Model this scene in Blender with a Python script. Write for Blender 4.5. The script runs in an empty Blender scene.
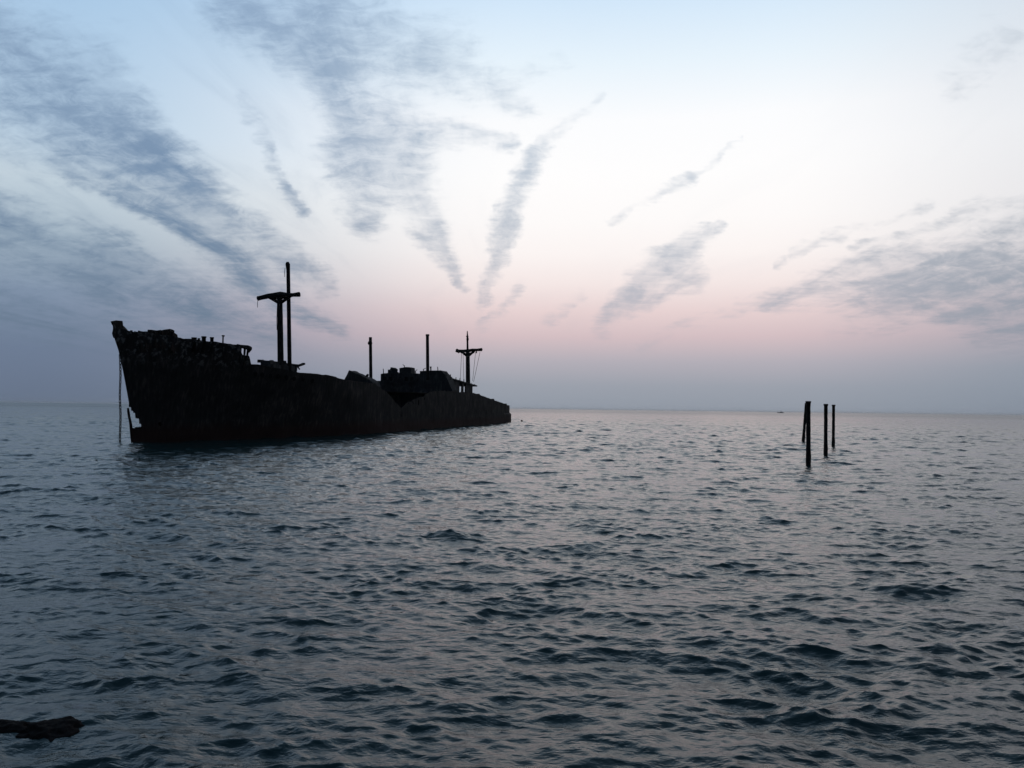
import bpy, bmesh, math, random
import numpy as np
from mathutils import Vector, Matrix, noise as mnoise

random.seed(4)
rng = np.random.default_rng(11)
scene = bpy.context.scene
col = scene.collection

# ------------------------------------------------------------------ camera
CAM_H = 3.5
FPX = 800.0                       # focal length in pixels of a 1024 px wide frame
PITCH = math.atan(24.5 / FPX)
ROLL = 13 / 1024
R0 = np.array([1, 0, 0.]); U0 = np.array([0, -math.sin(PITCH), math.cos(PITCH)])
FW = np.array([0, math.cos(PITCH), math.sin(PITCH)])
_n = math.hypot(1, ROLL)
RI = (R0 + ROLL * U0) / _n
UP = (U0 - ROLL * R0) / _n
EYE = np.array([0, 0, CAM_H])

cam = bpy.data.cameras.new('camera')
cam.sensor_width = 36
cam.lens = 36 * FPX / 1024
cam.clip_start = 0.1
cam.clip_end = 60000
co = bpy.data.objects.new('camera', cam)
col.objects.link(co)
co.matrix_world = Matrix(((RI[0], UP[0], -FW[0], EYE[0]), (RI[1], UP[1], -FW[1], EYE[1]),
                          (RI[2], UP[2], -FW[2], EYE[2]), (0, 0, 0, 1)))
scene.camera = co


def ray(px, py):                  # measured sight line through a point of the photograph
    return FW + RI * (px - 512) / FPX - UP * (py - 384) / FPX


def on_water(px, py):
    r = ray(px, py)
    return EYE + r * (-CAM_H / r[2])


# ship axes: origin at the stem on the waterline, s runs aft, t to port
P0 = on_water(133, 443)
Q0 = on_water(510, 421.5)
_v = (Q0 - P0)[:2]; _D = math.hypot(*_v)
SHIP_ANG = math.atan2(_v[1], _v[0]) + math.asin(5.0 / _D)
AX = np.array([math.cos(SHIP_ANG), math.sin(SHIP_ANG), 0]); NT = np.array([AX[1], -AX[0], 0])
SHIP_L = 148.0


def at_t(px, py, t):              # point of the lengthwise plane t -> (s, z)
    r = ray(px, py)
    k = ((P0 + NT * t - EYE) @ NT) / (r @ NT)
    p = EYE + r * k
    return (p - P0) @ AX, p[2]


def at_s(px, py, s):              # point of the crosswise plane s -> (t, z)
    r = ray(px, py)
    k = ((P0 + AX * s - EYE) @ AX) / (r @ AX)
    p = EYE + r * k
    return (p - P0) @ NT, p[2]


# ------------------------------------------------------------------ helpers
def lin(c):
    return tuple(((v / 255) / 12.92 if v / 255 <= 0.04045 else ((v / 255 + 0.055) / 1.055) ** 2.4) for v in c)


def link(name, bm, mat, parent=None, smooth=False):
    me = bpy.data.meshes.new(name)
    bm.normal_update()
    bm.to_mesh(me); bm.free()
    if smooth:
        for p in me.polygons: p.use_smooth = True
    me.materials.append(mat)
    o = bpy.data.objects.new(name, me)
    col.objects.link(o)
    if parent: o.parent = parent
    return o


def tag(o, label=None, cat=None, group=None, kind=None):
    for k, v in (('label', label), ('category', cat), ('group', group), ('kind', kind)):
        if v: o[k] = v
    return o


def empty(name, loc, rz=0):
    o = bpy.data.objects.new(name, None)
    col.objects.link(o)
    o.location = loc; o.rotation_euler = (0, 0, rz)
    return o


def tube(bm, pts, radii, n=12, rough=0.0, seed=0, cap=True):
    """swept tube through pts with its own radius at each point"""
    rings = []
    pts = [Vector(p) for p in pts]
    for i, p in enumerate(pts):
        d = (pts[min(i + 1, len(pts) - 1)] - pts[max(i - 1, 0)]).normalized()
        a = d.orthogonal().normalized() if abs(d.z) < .9 else Vector((1, 0, 0)).cross(d).normalized()
        b = d.cross(a)
        rr = radii[i] if hasattr(radii, '__len__') else radii
        ring = []
        for k in range(n):
            an = 2 * math.pi * k / n
            q = rr * (1 + rough * mnoise.noise(Vector((p.x * .7 + seed + 2 * math.cos(an), p.y * .7 + 2 * math.sin(an), p.z * 2.3))))
            ring.append(bm.verts.new(p + a * q * math.cos(an) + b * q * math.sin(an)))
        rings.append(ring)
    for r0, r1 in zip(rings, rings[1:]):
        for k in range(n):
            bm.faces.new((r0[k], r0[(k + 1) % n], r1[(k + 1) % n], r1[k]))
    if cap:
        bm.faces.new(rings[0][::-1]); bm.faces.new(rings[-1])


def lerp_pts(a, b, n):
    a = Vector(a); b = Vector(b)
    return [a.lerp(b, i / (n - 1)) for i in range(n)]


def hexa(bm, c, jag=0.0):
    """box from 8 corners: bottom 4 in order, top 4 in order"""
    v = [bm.verts.new((p[0] + random.uniform(-jag, jag), p[1] + random.uniform(-jag, jag), p[2] + random.uniform(-jag, jag))) for p in c]
    for f in ((3, 2, 1, 0), (4, 5, 6, 7), (0, 1, 5, 4), (1, 2, 6, 5), (2, 3, 7, 6), (3, 0, 4, 7)):
        bm.faces.new([v[i] for i in f])


def box(bm, x0, x1, y0, y1, z0, z1, jag=0.0):
    hexa(bm, [(x0, y0, z0), (x1, y0, z0), (x1, y1, z0), (x0, y1, z0),
              (x0, y0, z1), (x1, y0, z1), (x1, y1, z1), (x0, y1, z1)], jag)


def sbox(bm, s0, s1, t0, t1, z0, z1, jag=0.0):     # box in ship axes
    box(bm, s0, s1, -t1, -t0, z0, z1, jag)


def rumple(bm, cuts, amp, scale, seed):
    bmesh.ops.subdivide_edges(bm, edges=bm.edges[:], cuts=cuts, use_grid_fill=True)
    for v in bm.verts:
        q = v.co * scale + Vector((seed, seed * 1.7, 0))
        v.co += Vector((mnoise.noise(q), mnoise.noise(q + Vector((9, 0, 0))), mnoise.noise(q + Vector((0, 9, 0))))) * amp


# ------------------------------------------------------------------ materials
def nodes_of(m):
    m.use_nodes = True
    return m.node_tree.nodes, m.node_tree.links


def rust_material(name, dark, mid, light, band=None, scale=1.0, pale_patches=False):
    m = bpy.data.materials.new(name)
    N, L = nodes_of(m)
    b = N['Principled BSDF']; b.inputs['Roughness'].default_value = .88
    b.inputs['Specular IOR Level'].default_value = .06
    tc = N.new('ShaderNodeTexCoord')
    n1 = N.new('ShaderNodeTexNoise'); n1.inputs['Scale'].default_value = .45 * scale; n1.inputs['Detail'].default_value = 9; n1.inputs['Roughness'].default_value = .68
    n2 = N.new('ShaderNodeTexNoise'); n2.inputs['Scale'].default_value = 2.6 * scale; n2.inputs['Detail'].default_value = 8
    mp = N.new('ShaderNodeMapping'); mp.inputs['Scale'].default_value = (1.6, 1.6, .22)      # run-down streaks
    L.new(tc.outputs['Object'], n1.inputs['Vector']); L.new(tc.outputs['Object'], mp.inputs['Vector']); L.new(mp.outputs['Vector'], n2.inputs['Vector'])
    mx = N.new('ShaderNodeMix'); mx.data_type = 'FLOAT'; mx.inputs['Factor'].default_value = .45
    L.new(n1.outputs['Fac'], mx.inputs['A']); L.new(n2.outputs['Fac'], mx.inputs['B'])
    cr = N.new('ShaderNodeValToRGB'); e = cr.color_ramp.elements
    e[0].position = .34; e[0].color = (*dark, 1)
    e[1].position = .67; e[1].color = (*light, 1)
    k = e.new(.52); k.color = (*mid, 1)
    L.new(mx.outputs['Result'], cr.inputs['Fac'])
    out = cr.outputs['Color']
    if band:                       # anti-fouling paint and weed up to a real height above the keel
        sx = N.new('ShaderNodeSeparateXYZ'); L.new(tc.outputs['Object'], sx.inputs['Vector'])
        ad = N.new('ShaderNodeMath'); ad.operation = 'MULTIPLY_ADD'; ad.inputs[1].default_value = 1.4
        L.new(n2.outputs['Fac'], ad.inputs[0]); L.new(sx.outputs['Z'], ad.inputs[2])
        mr = N.new('ShaderNodeMapRange'); mr.inputs['From Min'].default_value = 2.6; mr.inputs['From Max'].default_value = 1.7
        mr.inputs['To Max'].default_value = .8
        L.new(ad.outputs[0], mr.inputs['Value'])
        m2 = N.new('ShaderNodeMix'); m2.data_type = 'RGBA'; m2.inputs['B'].default_value = (*band, 1)
        L.new(mr.outputs['Result'], m2.inputs['Factor']); L.new(out, m2.inputs['A'])
        out = m2.outputs['Result']
    if pale_patches:                      # paler mottled patches coloured in along the bow bulwark
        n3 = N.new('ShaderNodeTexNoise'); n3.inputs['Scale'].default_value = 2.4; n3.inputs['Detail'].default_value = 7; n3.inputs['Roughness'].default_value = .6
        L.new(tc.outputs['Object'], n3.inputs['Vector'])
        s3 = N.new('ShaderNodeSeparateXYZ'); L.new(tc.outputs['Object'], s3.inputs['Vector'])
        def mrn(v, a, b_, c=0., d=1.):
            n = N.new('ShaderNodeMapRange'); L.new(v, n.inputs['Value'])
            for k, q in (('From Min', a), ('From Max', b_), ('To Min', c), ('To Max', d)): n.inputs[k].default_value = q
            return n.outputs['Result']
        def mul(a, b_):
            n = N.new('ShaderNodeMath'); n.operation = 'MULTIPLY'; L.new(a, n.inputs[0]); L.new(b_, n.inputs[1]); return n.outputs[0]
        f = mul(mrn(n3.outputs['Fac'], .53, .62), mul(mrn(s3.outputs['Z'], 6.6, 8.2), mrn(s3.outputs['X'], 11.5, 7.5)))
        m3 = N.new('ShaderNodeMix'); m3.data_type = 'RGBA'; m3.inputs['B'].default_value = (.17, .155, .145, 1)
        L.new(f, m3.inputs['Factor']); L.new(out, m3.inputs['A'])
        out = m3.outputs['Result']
    L.new(out, b.inputs['Base Color'])
    bp = N.new('ShaderNodeBump'); bp.inputs['Strength'].default_value = .6; bp.inputs['Distance'].default_value = .12
    L.new(mx.outputs['Result'], bp.inputs['Height']); L.new(bp.outputs['Normal'], b.inputs['Normal'])
    return m


M_hull = rust_material('rusted_hull_steel', (.013, .012, .0125), (.026, .024, .024), (.08, .065, .058), band=(.034, .017, .015), pale_patches=True)
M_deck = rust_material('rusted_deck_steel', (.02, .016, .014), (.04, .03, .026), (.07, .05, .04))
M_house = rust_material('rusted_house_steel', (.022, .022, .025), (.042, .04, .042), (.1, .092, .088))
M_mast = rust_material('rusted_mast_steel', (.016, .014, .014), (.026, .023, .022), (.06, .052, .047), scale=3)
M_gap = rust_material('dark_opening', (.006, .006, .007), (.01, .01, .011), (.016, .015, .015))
M_pile = rust_material('weathered_pile_steel', (.018, .016, .015), (.035, .028, .024), (.08, .06, .05), scale=4)
M_rock = rust_material('wet_shore_rock', (.008, .0065, .0065), (.014, .011, .011), (.03, .024, .023), scale=3)
M_boat = rust_material('far_boat_paint', (.1, .11, .12), (.16, .17, .18), (.25, .25, .25))
M_float = rust_material('float_plastic', (.012, .012, .012), (.02, .018, .018), (.05, .03, .02), scale=6)


# ------------------------------------------------------------------ shipwreck
ship = empty('shipwreck', tuple(P0), SHIP_ANG)
tag(ship, 'huge rusted cargo ship wreck lying aground in the sea with broken back and bare masts', 'shipwreck')

stem_px = [(112.4, 322), (113.6, 336), (118.3, 350), (123.2, 372), (128.6, 401), (131, 425), (133, 443)]
_st = sorted([at_t(x, y, 0)[::-1] for x, y in stem_px])
_stz = np.array([a for a, b in _st]); _sts = np.array([b for a, b in _st])


def stem_s(z):
    z = np.asarray(z, float)
    s = np.interp(z, _stz, _sts)
    return np.where(z < 0, _sts[0] - z * .25, s)


BM = 9.0
G_S = [0, 108, 120, 130, 138, 144, 147, 148.4, 149]
G_B = [1, 1, .965, .88, .76, .62, .44, .2, .0]


def breadth(d, z):
    """half breadth at distance d abaft the stem and height z"""
    d = np.asarray(d, float); z = np.asarray(z, float)
    ent = np.interp(z, [-3, 0, 5, 10], [44, 40, 31, 24])
    f = np.sin(np.clip(d / ent, 0, 1) * math.pi / 2) ** .92
    f = f * (1 + .07 * np.clip((2.4 - z) / .3, 0, 1) * np.clip((d - 122) / 8, 0, 1))
    tum = 1 - .012 * np.clip(z - 5, 0, 10) * np.clip((d - 40) / 20, 0, 1)
    return BM * f * np.interp(d, G_S, G_B) * tum


def hull_s(d, z):
    return d + stem_s(z) * np.clip(1 - np.asarray(d) / 30, 0, 1)


def sheer_point(px, py):
    """where the traced top edge lies on the port side shell -> (d, z)"""
    lo, hi = -0.0, 149.0
    best = None
    for d in np.linspace(0, 148, 1481):
        z = 8.0
        for _ in range(4):
            t = float(breadth(d, z)); s, z = at_t(px, py, t)
        e = abs(float(hull_s(d, z)) - s)
        if best is None or e < best[0]: best = (e, d, z)
    return best[1], best[2]


fore_px = [(125, 330), (133.7, 331.8), (151.5, 333.2), (180, 337.7), (199, 340), (226.7, 343.2), (238, 345.6), (239.5, 346.2), (241, 353), (243, 355.4), (249.6, 355.8),
           (250.3, 363.8), (261, 365), (297.8, 372.4), (318, 374), (331, 375.6), (344, 379.6), (358, 381.5), (375, 383.6),
           (386, 392), (398, 404.5), (403, 410)]
aft_px = [(401, 410), (408, 402.5), (413, 401), (417, 398), (424, 396.8), (430, 392), (440, 390.5), (474, 392.8), (482, 395.4), (495, 400.2), (507, 405), (510, 405.5)]
FORE = [(0.0, at_t(121, 326, 0)[1])] + [sheer_point(*p) for p in fore_px]
AFT = [sheer_point(*p) for p in aft_px]


def fix_mono(lst):
    out = []
    for d, z in lst:
        if out and d <= out[-1][0] + .02: d = out[-1][0] + .02
        out.append((d, z))
    return np.array(out)


FORE = fix_mono(FORE); AFT = fix_mono(AFT)
FC_END = FORE[11][0]            # after end of the forecastle
D_BREAK = FORE[-1][0]
print('FORE', FORE.round(2).tolist()); print('AFT', AFT.round(2).tolist())


def hull_mesh(ds, top, nz, keep, ragged, seed, inset=1.0):
    ds = np.asarray(ds); vv = np.linspace(0, 1, nz) ** .9
    bm = bmesh.new()
    zt0 = np.interp(ds, top[:, 0], top[:, 1])
    info = {}
    for side in (1, -1):
        grid = []
        for i, d in enumerate(ds):
            zt = zt0[i] + (ragged + (.16 if seed == 6 and d < 85 else 0) + (.08 if seed == 2 and d > 36 else 0)) * (mnoise.noise(Vector((d * 1.1, seed + side * 5, 0))) + .6 * mnoise.noise(Vector((d * 3.7, seed, side))))
            zs = -2.5 + vv * (zt + 2.5)
            b = breadth(np.full(nz, d), zs) * inset
            ss = hull_s(np.full(nz, d), zs)
            rowv = []
            for j in range(nz):
                q = Vector((d * .35, zs[j] * .5, seed + side * 9))
                dent = (mnoise.noise(q) * .10 + mnoise.noise(q * 3) * .04) * min(1, d / 3) * min(1, b[j] / 1.5)
                dent -= .022 * max(0, math.sin(d * 2 * math.pi / 2.4)) ** 3 * min(1, d / 6) * min(1, b[j])   # plating starved between frames
                v = bm.verts.new((ss[j], -side * (b[j] + dent), zs[j]))
                info[v] = (d, zs[j], zt)
                rowv.append(v)
            grid.append(rowv)
        for i in range(len(ds) - 1):
            for j in range(nz - 1):
                q = (grid[i][j], grid[i + 1][j], grid[i + 1][j + 1], grid[i][j + 1])
                d = sum(info[v][0] for v in q) / 4; z = sum(info[v][1] for v in q) / 4; zt = info[q[2]][2]
                if keep(d, z, zt, side):
                    bm.faces.new(q if side > 0 else q[::-1])
    loose = [v for v in bm.verts if not v.link_faces]
    bmesh.ops.delete(bm, geom=loose, context='VERTS')
    bmesh.ops.remove_doubles(bm, verts=bm.verts[:], dist=.012)
    return bm


def shell(o, th):
    m = o.modifiers.new('plate_thickness', 'SOLIDIFY'); m.thickness = th; m.offset = -1
    return o


def keep_fore(d, z, zt, side):
    if 1.3 < z < 3.5:                                               # hole torn open behind the stem
        w = (.8 if side > 0 else 5.2) * min(1, ((3.5 - z) / 1.7) ** 1.3) + (.3 * mnoise.noise(Vector((z * 3.1, 3, 0))) + .16 * mnoise.noise(Vector((z * 9, 8, 0)))) * (3.5 - z) / 2
        if d < w: return False
    if 2.3 < d < 2.65 and 1.45 < z < 1.85: return False
    edge = D_BREAK - .5 - 1.2 * abs(mnoise.noise(Vector((z * .6, 7, side)))) - .8 * abs(mnoise.noise(Vector((z * 2.1, 2, side))))
    return d < edge


ds_f = np.unique(np.concatenate([np.linspace(0, 4, 30), np.arange(4, FC_END - .1, .15), np.array([FC_END - .06, FC_END + .02]), np.arange(FC_END + .25, D_BREAK + .1, .4)]))
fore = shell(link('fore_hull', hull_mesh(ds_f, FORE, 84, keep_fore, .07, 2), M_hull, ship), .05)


def keep_aft(d, z, zt, side):
    edge = AFT[0][0] - 1.8 + 1.3 * abs(mnoise.noise(Vector((z * .7, 17, side))))
    if zt - 1.2 < z < zt - .3 and d < 60 and mnoise.noise(Vector((d * .9, z * 1.3, 14))) > .45: return False
    return d > edge


AFT_E = np.vstack([[AFT[0][0] - 3, AFT[0][1] - .8], AFT, [149.0, AFT[-1][1] - .05]]) if AFT[-1][0] < 149 else AFT
ds_a = np.unique(np.concatenate([np.arange(AFT[0][0] - 3, 136, .5), np.linspace(136, 149, 50)]))
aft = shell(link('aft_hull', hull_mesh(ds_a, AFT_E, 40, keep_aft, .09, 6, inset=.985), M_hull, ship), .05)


def deck_mesh(d0, d1, top, drop, n, inset=.985, flat=None):
    bm = bmesh.new()
    rows = []
    for d in np.linspace(d0, d1, n):
        z = float(np.interp(d, top[:, 0], top[:, 1])) - drop
        if flat and d < 95: z = flat
        b = max(.02, float(breadth(d, z)) * inset - .05); s = float(hull_s(d, z))
        rows.append([bm.verts.new((s, -b * k / 3, z + .12 * (1 - (k / 3) ** 2) + .05 * mnoise.noise(Vector((s, k * 3, 1))))) for k in range(-3, 4)])
    for r0, r1 in zip(rows, rows[1:]):
        for k in range(6):
            bm.faces.new((r0[k], r1[k], r1[k + 1], r0[k + 1]))
    return bm


shell(link('forecastle_deck', deck_mesh(.8, FC_END - .1, FORE, 2.1, 30), M_deck, ship), .06)
shell(link('main_deck', deck_mesh(FC_END, D_BREAK - 4, FORE, .9, 60), M_deck, ship), .06)
shell(link('after_deck', deck_mesh(AFT[3][0], 147.2, AFT_E, .7, 70, flat=5.75), M_deck, ship), .06)
bm = bmesh.new()
sbox(bm, 57.0, 57.12, -8.2, 8.2, -2, 5.5); rumple(bm, 5, .25, .5, 3)
link('torn_bulkhead', bm, M_house, ship)
# forecastle bulkhead facing the well deck
bm = bmesh.new()
zf = float(FORE[10][1]); zw = float(FORE[11][1])
bb = float(breadth(FC_END - .3, zf)) * .97
sF = float(hull_s(FC_END - .35, zf))
sbox(bm, sF - .08, sF, -bb, bb, zw - 1.2, zf - .35, .0)
rumple(bm, 4, .06, .9, 3)
link('forecastle_bulkhead', bm, M_deck, ship)

# stem bar, left standing in front of the torn plating
bm = bmesh.new()
zz = np.linspace(-2.4, 3.1, 16)
tube(bm, [(float(stem_s(z)) - .03 - .12 * max(0, z - 1.2) / 1.5, .02 * math.sin(z * 3), z) for z in zz], [.14 - .05 * max(0, z) / 3 for z in zz], 8, .3, 5)
link('stem_bar', bm, M_hull, ship)

# stem head: heavy fairlead casting above the bow
def S3(p): return (p[0], -p[1], p[2])


bm = bmesh.new()
def cs(px, py, t): s, z = at_t(px, py, t); return S3((s, t, z))
prof = [(114.4, 338), (113.2, 333.4), (113.6, 329.4), (114.2, 327), (112.4, 324), (111.8, 321.4), (115, 320.7), (120.8, 320.6), (121.2, 325.5), (125.4, 330), (127, 338)]
f_ = [bm.verts.new(cs(x, y, 0.0)) for x, y in prof]
for v in f_: v.co.y = -.12 - .3 * max(0, (v.co.x + 2.6) * .3)
g_ = [bm.verts.new((v.co.x, -v.co.y, v.co.z)) for v in f_]
bm.faces.new(f_); bm.faces.new(g_[::-1])
for i in range(len(f_)):
    j = (i + 1) % len(f_); bm.faces.new((f_[j], f_[i], g_[i], g_[j]))
bmesh.ops.recalc_face_normals(bm, faces=bm.faces[:])
rumple(bm, 2, .05, 2.2, 7)
link('stem_head', bm, M_hull, ship)

# anchor chain: hangs from the bow into the water
s0, z0 = at_t(120.2, 355, -.12); s1, z1 = at_t(120.2, 447, -.12)
bm = bmesh.new()
npt = int((z0 - z1) / .27)
for i in range(npt):
    zc = z0 - (i + .5) * (z0 - z1) / npt
    ln, wd, r = .19, .085, .034
    ring = []
    for k in range(16):
        a = 2 * math.pi * k / 16
        u = wd * math.cos(a); w = ln * math.sin(a)
        ring.append(Vector((u, 0, w)) if i % 2 else Vector((0, u, w)))
    c = Vector((s0 + (s1 - s0) * (i + .5) / npt + .02 * math.sin(i * .4), .12 + .015 * math.cos(i * .5), zc))
    vs = []
    for k in range(16):
        d = (ring[(k + 1) % 16] - ring[k - 1]).normalized()
        nb = Vector((0, 1, 0)) if i % 2 else Vector((1, 0, 0))
        a = d.cross(nb)
        vs.append([bm.verts.new(c + ring[k] + (a * math.cos(q) + nb * math.sin(q)) * r) for q in (0, 1.047, 2.094, 3.142, 4.189, 5.236)])
    for k in range(16):
        for q in range(6):
            bm.faces.new((vs[k][q], vs[(k + 1) % 16][q], vs[(k + 1) % 16][(q + 1) % 6], vs[k][(q + 1) % 6]))
link('anchor_chain', bm, M_mast, ship, True)
bm = bmesh.new()
tube(bm, [(s0 - .02, .12, z0 - .05), (s0 + .35, .06, z0 + .2), (s0 + 1.1, .03, z0 + .5)], [.13, .14, .16], 10, .1)
link('hawse_pipe', bm, M_hull, ship)

# forecastle furniture: heap of wrecked windlass gear, bollards, stanchions, broken rail
def fc(px, py, t):
    s, z = at_t(px, py, t); return s, z


# heaped gear along the port forecastle
def port_d(px, py):
    d, z = sheer_point(px, py); return d, z, float(breadth(d, z)) - .35


bm = bmesh.new()
heap = [(150, 332.6), (154, 331.6), (158, 331), (162, 330.2), (166, 330.7), (169, 330.2), (173, 331.2), (176.5, 330), (179.3, 333.2), (180.6, 336.5)]
random.seed(8)
for k, (x, y) in enumerate(heap):
    d, z, t = port_d(x, y)
    s = float(hull_s(d, z)); w = .36
    sbox(bm, s - w, s + w, t - .9 - .2 * (k % 3), t - .05, z - 1.6, z - .02, .12)
for (x, y) in [(134.5, 330.2), (142, 330.7), (149, 331.6)]:
    d, z, t = port_d(x, y); s = float(hull_s(d, z))
    tube(bm, [(s, -t, z - .7), (s, -t, z)], [.09, .1], 8)
rumple(bm, 1, .07, 2.6, 2)
link('windlass_wreckage', bm, M_deck, ship)

for (x, y, yb, w) in [(197.2, 337.4, 341, .26), (202.6, 338.2, 341, .12), (207, 336.3, 342, .24), (214.8, 337.1, 342.6, .2)]:
    d, z, t = port_d(x, y); s = float(hull_s(d, z)); zb = z - (yb - y) * .1 - .9
    bm = bmesh.new()
    tube(bm, [(s, -t, zb), (s, -t, z - .12), (s, -t, z - .11), (s, -t, z)], [w * .8, w * .8, w, w * .95], 12, .06, x)
    link('bollard', bm, M_mast, ship, True)
d, z, t = port_d(226.6, 335.2); s = float(hull_s(d, z))
bm = bmesh.new(); tube(bm, [(s, -t, z - 1.8), (s, -t, z - .12), (s + .02, -t, z - .1), (s + .02, -t, z)], [.07, .07, .15, .14], 8)
link('stanchion', bm, M_mast, ship)
bm = bmesh.new()
tA, zA = 0, 0
rail = []
for x, y in ((237, 345.4), (241, 346.2), (245, 347), (248, 347.4), (251, 348.2)):
    d, z, t = port_d(min(x, 249), y)
    s_, z_ = at_t(x, y, t + .2); rail.append((s_, -t - .2, z_))
tube(bm, rail, [.16, .15, .2, .22, .15], 8, .35, 4)
for k, dz_ in ((1, 1.6), (2, 1.5), (3, 1.2)):
    q = rail[k]; tube(bm, [(q[0], q[1] + .1, q[2] - dz_), (q[0] + .04 * k, q[1] + .05, q[2])], [.09, .12], 8, .3, k)
tube(bm, [(rail[3][0] + .1, rail[3][1], rail[3][2] - .45), (rail[4][0], rail[4][1], rail[4][2] - .1)], .11, 8, .3)
link('broken_rail', bm, M_mast, ship)

# portholes and freeing ports in the shell, port side
for i, (x, y) in enumerate([(255, 374), (262, 375), (270, 376), (278, 376.5), (286, 377.5), (294, 378.5), (303, 379.5), (312, 381)]):
    d, z = sheer_point(x, y); b = float(breadth(d, z)); s = float(hull_s(d, z))
    bm = bmesh.new()
    n = 14
    nv = Vector((-(float(breadth(d + .2, z)) - b) / .2, -1, 0)).normalized()
    c = Vector((s, -b, z)) + nv * .07
    tx = nv.cross(Vector((0, 0, 1))).normalized()
    ro = [bm.verts.new(c + (tx * math.cos(a) + Vector((0, 0, math.sin(a)))) * .26) for a in [2 * math.pi * k / n for k in range(n)]]
    ri = [bm.verts.new(c + nv * .05 + (tx * math.cos(a) + Vector((0, 0, math.sin(a)))) * .2) for a in [2 * math.pi * k / n for k in range(n)]]
    rb = [bm.verts.new(v.co - nv * .06) for v in ri]
    for k in range(n):
        bm.faces.new((ro[k], ro[(k + 1) % n], ri[(k + 1) % n], ri[k])); bm.faces.new((ri[k], ri[(k + 1) % n], rb[(k + 1) % n], rb[k]))
    bm.faces.new(rb)
    p_ = link('porthole', bm, M_gap, fore)

# torn plating and twisted frames on the sides of the break
bm = bmesh.new()
random.seed(21)
for k in range(9):
    d = D_BREAK - 4.5 + k * .55
    z = float(np.interp(d, FORE[:, 0], FORE[:, 1])); t = float(breadth(d, z)) - .12; s = float(hull_s(d, z))
    h = random.uniform(.15, .7)
    tube(bm, [(s, -t, z - 1), (s + .05, -t + .05, z), (s + random.uniform(-.3, .3), -t + random.uniform(0, .5), z + h * .5)], [.08, .07, .05], 6)
link('twisted_frame', bm, M_hull, ship)

# ---- foremast
s_m = 27.0
def P(px, py, s): t, z = at_s(px, py, s); return S3((s, t, z))


fm_b = P(280.8, 374, s_m); fm_t = P(279.7, 297.5, s_m)
bm = bmesh.new()
pts = lerp_pts(fm_b, fm_t, 22)
tube(bm, pts, [.38 - .05 * i / 21 for i in range(22)], 14, .05, 3)
fm = link('foremast', bm, M_mast, ship, True)
bm = bmesh.new()
arm = [(257.8, 298.6), (262, 297.6), (268, 296.4), (274, 295.8), (280, 295.2), (287, 295.6), (293, 295), (299.5, 294.4)]
tube(bm, [P(x, y, s_m) for x, y in arm], [.29, .26, .3, .42, .52, .36, .25, .32], 10, .3, 2)
for sgn, (xe, ye) in ((-1, (269, 297.6)), (1, (291, 296.2))):
    tube(bm, [P(280, 303, s_m), P(xe, ye, s_m)], [.24, .14], 8, .1)
tube(bm, [P(298, 294.4, s_m), P(298.2, 292.3, s_m)], [.16, .12], 8)
tube(bm, [P(280, 295, s_m), P(281, 292.6, s_m)], [.34, .22], 8)
link('crosstree', bm, M_mast, fm, True)
bm = bmesh.new()
tp = [P(289.7, 372, s_m + 2), P(288.8, 310, s_m + 2), P(288.2, 270, s_m + 2)]
pts = lerp_pts(tp[0], tp[2], 30)
tube(bm, pts, [.26 - .03 * i / 29 for i in range(30)], 12, .05, 9)
tube(bm, [tp[2], P(287.8, 264.5, s_m + 2), P(287.7, 263.5, s_m + 2), P(287.6, 262, s_m + 2)], [.24, .27, .25, .16], 12, .12)
link('topmast', bm, M_mast, fm, True)
for k, (x0, y0, x1, y1) in enumerate([(258, 299, 257.6, 307.5), (285, 268, 284.8, 277), (277.2, 306, 276.9, 330)]):
    bm = bmesh.new()
    tube(bm, [P(x0, y0, s_m - .2), P((x0 + x1) / 2 - .3, (y0 + y1) / 2, s_m - .2), P(x1, y1, s_m - .2)], .035, 6)
    link('hanging_wire', bm, M_mast, fm)

# ---- mast house on the fore deck
bm = bmesh.new()
tl, zt_ = at_s(264, 364, 24.5); tr, _ = at_s(297.5, 364, 31)
_, zb_ = at_s(280, 384, 26)
sbox(bm, 24.5, 31, tl, tr, zb_, zt_, .03); rumple(bm, 3, .09, .8, 12)
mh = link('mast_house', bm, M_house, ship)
bm = bmesh.new()
tl2, zp = at_s(262.6, 361.6, 25); tr2, _ = at_s(305, 362.4, 29); tr3, _ = at_s(297, 362.4, 31.2)
sbox(bm, 24.2, 31.4, tl2 + .15, tr3, zp - .8, zp + .08, .03)
rumple(bm, 4, .09, 1.3, 5)
tube(bm, [S3((25, tl2 + .4, zp - .3)), S3((25, tl2 + .1, zp + .12)), S3((25, tl2, zp + .2))], [.12, .12, .1], 8, .2)
tube(bm, [S3((29, tr2 - 1.6, zp - .2)), S3((29, tr2 - .8, zp - .28)), S3((29, tr2 - .25, zp - .06)), S3((29, tr2, zp - .02))], [.14, .15, .17, .12], 8, .4, 4)
tube(bm, [S3((29, tr2 - 1.0, zp - .3)), S3((29, tr2 - .7, zp - .75))], [.1, .08], 8, .4, 4)
tube(bm, [S3((29, tr2 - 1.25, zp - .15)), S3((29, tr2 - 1.25, zp - 2))], .09, 8, .2)
link('platform', bm, M_house, mh)
for tt in (-1.7, -.7, .4):
    bm = bmesh.new()
    tube(bm, [S3((27 + tt, tt, zp - .1)), S3((27 + tt, tt, zp + .25))], [.3, .25], 10, .2, tt)
    link('winch', bm, M_mast, mh)

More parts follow.
